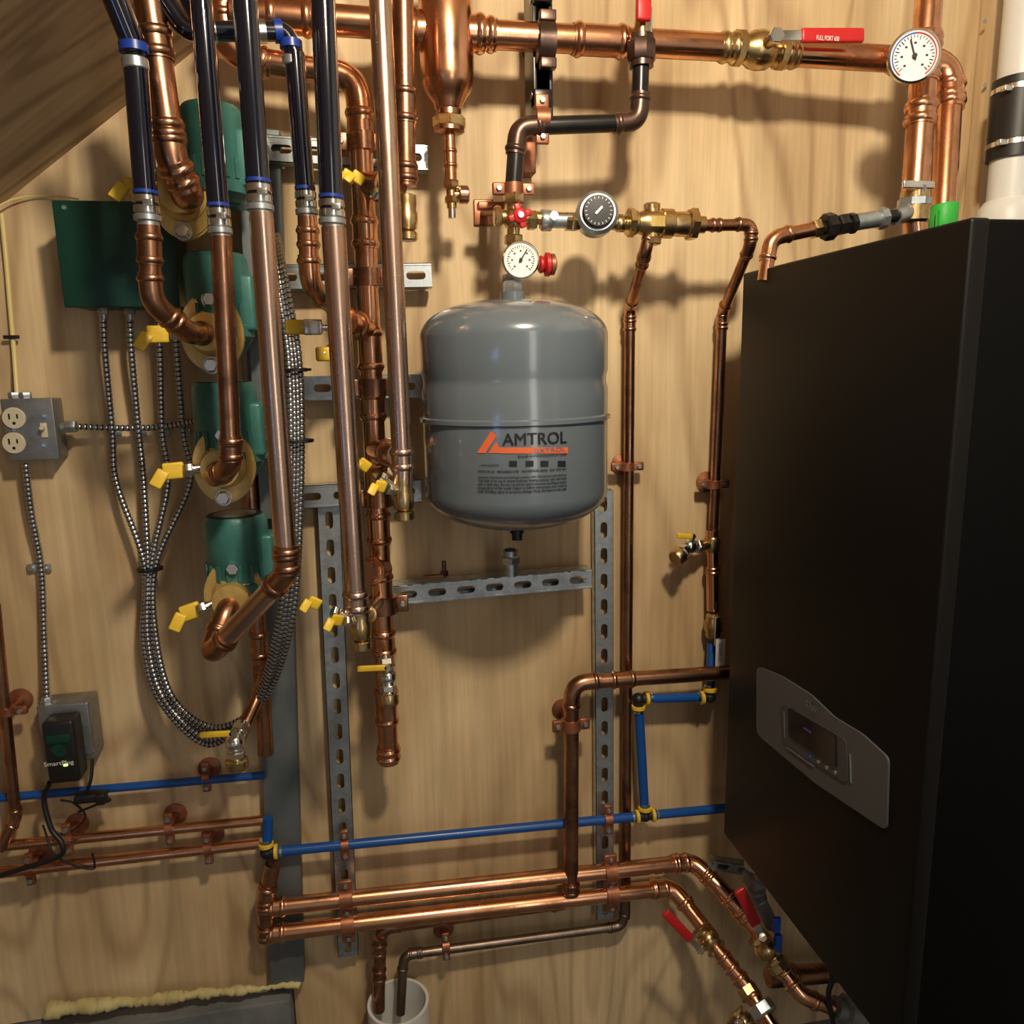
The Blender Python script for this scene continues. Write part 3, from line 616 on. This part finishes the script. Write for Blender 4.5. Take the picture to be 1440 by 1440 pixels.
b.hexn(P(1165,319,.27),ax,.021,.018,iron,8); b.hexn(P(1184,316,.27),ax,.017,.016,iron,6); b.cyl(P(1195,314,.27),P(1245,306,.27),.013,galv); b.hexn(P(1198,314,.27),ax,.016,.01,iron,8); b.hexn(P(1240,307,.27),ax,.017,.014,galv,8); b.done()
b=B('service_valve'); p=P(1285,296,.25); b.cyl(P(1258,305,.27),p,.013,galv); b.lathe(p-Z_*.02,Z_,[(.02,0),(.024,.004),(.024,.03),(.02,.034),(.022,.036),(.022,.048)],brass,24); b.hexn(p+Z_*.012,Z_,.026,.014,galv,8); b.box(p+Vector((-.01,-.02,.035)),.028,.003,.006,chrome,.002); b.cyl(p+Vector((0,-.01,.0)),p+Vector((0,-.02,.036)),.005,chrome); b.cyl(P(1288,330,.25),p,.018,copper); b.done()
b=B('green_tape_wrap'); p=P(1327,304,.2); b.lathe(p,Z_,[(.021,-.03),(.0222,-.028),(.0222,.018),(.021,.02)],greentape,28); b.box(p+Vector((-.018,-.012,-.012)),.014,.001,.018,greentape,0,Vector((.8,.6,0)),Vector((-.6,.8,0)),Z_); b.done()

b=B('pvc_vent_pipe'); p=P(1432,160,.16); r=R(66,p); b.cyl(Vector((p.x,p.y,P(1432,285,.16).z)),Vector((p.x,p.y,TZ-.3)),r*.92,white,seg=36)
b.cyl(Vector((p.x,p.y,P(1432,225,.16).z)),Vector((p.x,p.y,P(1432,112,.16).z)),r*1.08,black,seg=36)
for yy in (128,205): b.lathe(Vector((p.x,p.y,P(1432,yy,.16).z)),Z_,[(r*1.08,-.004),(r*1.11,-.004),(r*1.11,.004),(r*1.08,.004)],chrome,36)
b.lathe(Vector((p.x,p.y,P(1432,300,.16).z)),Z_,[(r*1.25,-.02),(r*1.25,.005),(r,.02)],white,36)
b.box(Vector((p.x-r*1.1,p.y-.02,P(1400,130,.16).z)),.008,.006,.005,chrome,.002); b.box(Vector((p.x-r*1.1,p.y-.02,P(1400,205,.16).z)),.008,.006,.005,chrome,.002)
b.done()

# ---------- lower right cluster ----------
b=ballv('ball_valve',P(1062,1316,.18),P(1092,1352,.21),.016,(P(1072,1318,.24),P(1040,1252,.26)),red,.011); b.done()
b=ballv('ball_valve',P(982,1304,.14),P(1010,1337,.17),.016,(P(985,1335,.2),P(936,1284,.2)),red,.009); b.done()
b=B('copper_pipe'); b.run([P(1006,1332,.17),P(1050,1388,.23),P(1090,1450,.3)],.0145,copper,sleeves=[(0,.4,.035)]); b.hexn(P(1052,1395,.235),P(1090,1450,.3)-P(1050,1388,.23),.021,.02,brass,8); b.hexn(P(1072,1420,.27),P(1090,1450,.3)-P(1050,1388,.23),.026,.022,galv,8); b.done()
b=B('copper_pipe'); b.run([P(1085,1345,.2),P(1128,1400,.25),P(1185,1422,.27)],.0145,copper,sleeves=[(0,.3,.03)]); b.hexn(P(1095,1358,.213),P(1128,1400,.25)-P(1085,1345,.2),.022,.02,brass,8); b.done()
b=B('pipe_union'); q=P(1172,1417,.27); ax=(P(1240,1440,.28)-q).normalized(); b.lathe(q,ax,[(.016,0),(.023,.002),(.023,.02),(.032,.024),(.032,.05),(.022,.06),(.022,.1)],boxm,10); b.done()
b=cp([(1080,1375,.1),(1235,1362,.1)],26,copper_dark,sleeves=[(0,.2,.03)]); b.done()
b=B('ball_valve'); b.box(P(1092,1300,.22),.008,.004,.016,bluev,.003); b.box(P(1094,1325,.22),.007,.006,.018,bluev,.003); b.cyl(P(1094,1335,.21),P(1085,1350,.2),.007,chrome); b.ball(P(1088,1345,.2),.014,brass); b.done()
b=B('condensate_drain'); p0=P(1062,1222,.24); b.cyl(Vector((max(p0.x,X0+.03),p0.y,zb+.002)),Vector((max(p0.x,X0+.03),p0.y,zb-.05)),.02,galv); 
b.run([P(1075,1215,.26),P(1062,1255,.2),P(1085,1300,.18)],.014,boxm,k=1.5); b.lathe(P(1062,1235,.22)-Z_*.01,Z_,[(.02,0),(.023,.002),(.023,.018),(.02,.02)],boxm,20); b.done()
strut('strut_channel',P(1003,1217,.12),P(1060,1226,.12),.022,.02)
b=B('black_cable'); b.tube(catmull([P(1162,1350,.3),P(1170,1375,.3),P(1165,1400,.28),P(1172,1440,.28)]),.005,black,8); b.done()  # thin black cable hanging below the boiler
b=ballv('ball_valve',P(1030,1425,.3),P(1060,1455,.33),.016,(P(1040,1440,.34),P(1025,1460,.34)),red); b.done()

b=B('drain_standpipe'); p=P(560,1408,.07); r=R(86,p); t=Vector((p.x,p.y,p.z))
b.lathe(Vector((t.x,t.y,.0)),Z_,[(r,0),(r,t.z),(r*.9,t.z),(r*.9,t.z-.12),(r*.0,t.z-.12)],white,40); b.done()

# ---------- electrical ----------
def ebox(b,x0,y0,x1,y1,dep,m,bev=.003):
    A=P(x0,y0,dep);Q=P(x1,y1,dep); b.box(Vector(((A.x+Q.x)/2,-dep/2-.001,(A.z+Q.z)/2)),abs(Q.x-A.x)/2,dep/2-.001,abs(A.z-Q.z)/2,m,bev); return (A+Q)/2
b=B('relay_control_box'); ebox(b,76,284,252,430,.1,dgreen,.004); A=P(76,284,.1);Q=P(252,430,.1)
b.box(Vector(((A.x+Q.x)/2,-.102,(A.z+Q.z)/2)),(Q.x-A.x)/2+.002,.003,(A.z-Q.z)/2+.002,dgreen,.002)
for x in (145,182,222,246): 
    p=P(x,436,.06); b.hexn(p,Z_,.009,.014,galv); b.cyl(p-Z_*.015,p,.006,galv)
for x in (90,235): b.lathe(P(x,292,.105),-Y_,[(.004,0),(.003,.002)],galv,12)
b.done()
for i,(x0,x1,x2) in enumerate([(145,158,203),(182,195,208),(222,228,213),(246,258,219)]):
    o_=.05+.012*(i%2); dd=(i-1.5)
    armored('armored_cable',[P(x0,440,.06),P(x0+3,500,.05),P(x1,608,.03),P(x1+6+i,680,.035),P(x2,795,.05),P(211+dd*6,900,o_),P(235+dd*7,985,o_+.02),P(300+dd*4,1035-dd*8,o_+.05),P(365+dd*6,985-dd*4,o_+.08),P(402+dd*6,870,.2),P(415+dd*5,700,.2),P(414+dd*5,520,.19),P(396+dd*4,400,.17),P(385+dd*3,330,.12)],.0056)
armored('armored_cable',[P(108,600,.04),P(180,602,.03),P(230,600,.03),P(275,592,.05),P(300,590,.1)],.0056)
armored('armored_cable',[P(36,652,.04),P(44,720,.03),P(58,800,.02),P(62,900,.025),P(66,985,.04)],.0058)
for (x,y) in ((47,798),(66,798),(165,607),(200,607),(232,607),(262,607)):
    b=B('cable_staple'); p=P(x,y,.0); b.box(p-Y_*.004,.008,.003,.007,galv,.001); b.hexn(p-Y_*.009,Y_,.004,.005,chrome); b.done()
b=B('cable_tie'); 
for (x,y,o_,w) in ((211,800,.05,.02),(418,520,.19,.02),(420,620,.2,.022)): b.lathe(P(x,y,o_),Z_,[(w,-.002),(w+.0012,-.002),(w+.0012,.002),(w,.002)],black,20); b.box(P(x+10,y,o_+.02),.004,.003,.003,black)
b.done()
b=B('outlet_box'); A=P(2,562,.045);Q=P(84,645,.045); ebox(b,2,562,84,645,.045,boxm,.003); b.box(Vector(((A.x+Q.x)/2,-.047,(A.z+Q.z)/2)),(Q.x-A.x)/2+.001,.002,(A.z-Q.z)/2+.001,boxm,.002)
for y in (588,623):
    p=P(20,y,.049); b.lathe(p,-Y_,[(.0175,0),(.0175,.002),(.0165,.003)],ivory,28)
    for dx,hh in ((-.006,.0045),(.006,.0035)): b.box(p+Vector((dx,-.0032,.003)),.0012,.0005,hh,ink)
    b.lathe(p+Vector((0,-.0026,-.008)),-Y_,[(.0025,0),(.0025,.001)],ink,10)
p=P(62,605,.05); b.box(p,.005,.002,.012,ivory,.001); b.box(p-Y_*.006+Z_*.004,.003,.006,.003,ivory,.001)
for (x,y) in ((62,585),(62,626),(20,605)): b.lathe(P(x,y,.05),-Y_,[(.003,0),(.003,.0015)],chrome,10)
p=P(100,600,.04); b.hexn(p,X_,.011,.016,galv); b.cyl(p-X_*.015,p,.008,galv)
for x in (20,36): b.hexn(P(x,556,.03),Z_,.009,.01,galv)
b.done()
b=B('nm_cable'); b.tube(catmull([P(2,300,.012),P(8,360,.01),P(14,430,.01),P(20,500,.012),P(24,555,.03)]),.0035,cream,8); b.box(P(16,474,.014),.012,.002,.003,black,.001); b.done()
b=B('thermostat_wire'); b.tube(catmull([P(-20,300,.03),P(20,280,.015),P(70,275,.01),P(110,280,.05)]),.0015,cream,6); b.done()
b=B('junction_box'); ebox(b,50,994,134,1068,.055,boxm,.004); p=P(66,986,.04); b.hexn(p,Z_,.009,.016,galv)
for x in (60,76): b.cyl(P(x,994,.04),P(x,986,.04),.005,galv)
for (x,y) in ((108,1010),(126,1055)): b.lathe(P(x,y,.056),-Y_,[(.008,0),(.008,.001)],galv,20)
b.done()
b=B('plug_in_adapter'); A=P(56,1018,.1);Q=P(113,1100,.1); c=(A+Q)/2; b.box(Vector((c.x,-.078,c.z)),(Q.x-A.x)/2,.021,(A.z-Q.z)/2,black,.006)
b.box(Vector((c.x,-.1,c.z+.026)),(Q.x-A.x)/2-.006,.0015,.008,dgreen,.001); b.box(Vector((c.x+.006,-.1,c.z-.022)),.003,.002,.0015,led)
q=P(62,1078,.101)
def fn(x,y,w): return q+Vector((x/w*.047,-.0005,y*.011))
b.text('SmartPlug',1,fn,dial); b.lathe(P(83,1055,.1),-Y_,[(.012,0),(.012,.001)],dgreen,20); b.done()
b=B('power_cord'); 
b.tube(catmull([P(70,1100,.08),P(62,1125,.07),P(72,1165,.08),P(88,1188,.09),P(82,1205,.09),P(30,1222,.08),P(-30,1240,.07)]),.0045,black,10)
b.tube(catmull([P(130,1068,.05),P(128,1095,.06),P(120,1118,.06)]),.003,black,8)
b.tube(catmull([P(85,1125,.06),P(105,1130,.06),P(120,1150,.05),P(95,1172,.05),P(70,1168,.05)]),.002,black,8)
b.box(P(125,1120,.06),.022,.012,.008,black,.004); b.box(P(143,1121,.065),.008,.012,.010,black,.003)
b.tube(catmull([P(140,1118,.06),P(155,1125,.06),P(135,1132,.05),P(110,1142,.05)]),.002,black,8)
b.tube(catmull([P(60,1160,.06),P(80,1205,.075),P(130,1222,.06),P(130,1200,.06)]),.002,black,8)
b.done()
b=B('marker_label')
q=P(352,432,.106)
def fn(x,y,w): return q+Vector((x*.012,0,y*.013))
b.text('Ma',1,fn,ink); q=P(366,608,.106)
b.text('2A',1,fn,ink); q=P(366,622,.106); b.text('M.',1,fn,ink); b.done()

# ---------- lights ----------
def area(name,loc,target,size,power,col,sy=None):
    l=bpy.data.lights.new(name,'AREA'); l.energy=power; l.color=col; l.size=size
    if sy: l.shape='RECTANGLE'; l.size_y=sy
    o=bpy.data.objects.new(name,l); o.location=loc; o.rotation_euler=(Vector(target)-Vector(loc)).to_track_quat('-Z','Y').to_euler(); bpy.context.collection.objects.link(o)
area('ceiling_lamp',(.3,-1.3,2.42),(.45,0,1.6),.12,24,(1,.87,.66))
area('window_light',(-1.1,-2.3,1.75),(0,0,1.4),.35,4.2,(.22,.45,1),1.1)
area('room_fill',(.7,-2.5,1.6),(.2,0,1.3),.3,5,(1,.93,.84),1.5)
w=bpy.data.worlds.new('World'); bpy.context.scene.world=w; w.use_nodes=True
w.node_tree.nodes['Background'].inputs[0].default_value=(1,.93,.84,1); w.node_tree.nodes['Background'].inputs[1].default_value=.2

cam=bpy.data.cameras.new('Camera'); cam.sensor_width=36; cam.lens=36*F/1440; cam.clip_start=.02
co_=bpy.data.objects.new('Camera',cam); bpy.context.collection.objects.link(co_)
cx=Vector((a.x,n.x,-d.x)); cy=-Vector((a.y,n.y,-d.y)); cz=-fwd
M=Matrix((cx,cy,cz)).transposed().to_4x4(); M.translation=C; co_.matrix_world=M
bpy.context.scene.camera=co_
vs_=bpy.context.scene.view_settings
vs_.view_transform='Standard'; vs_.look='None'; vs_.exposure=0.0
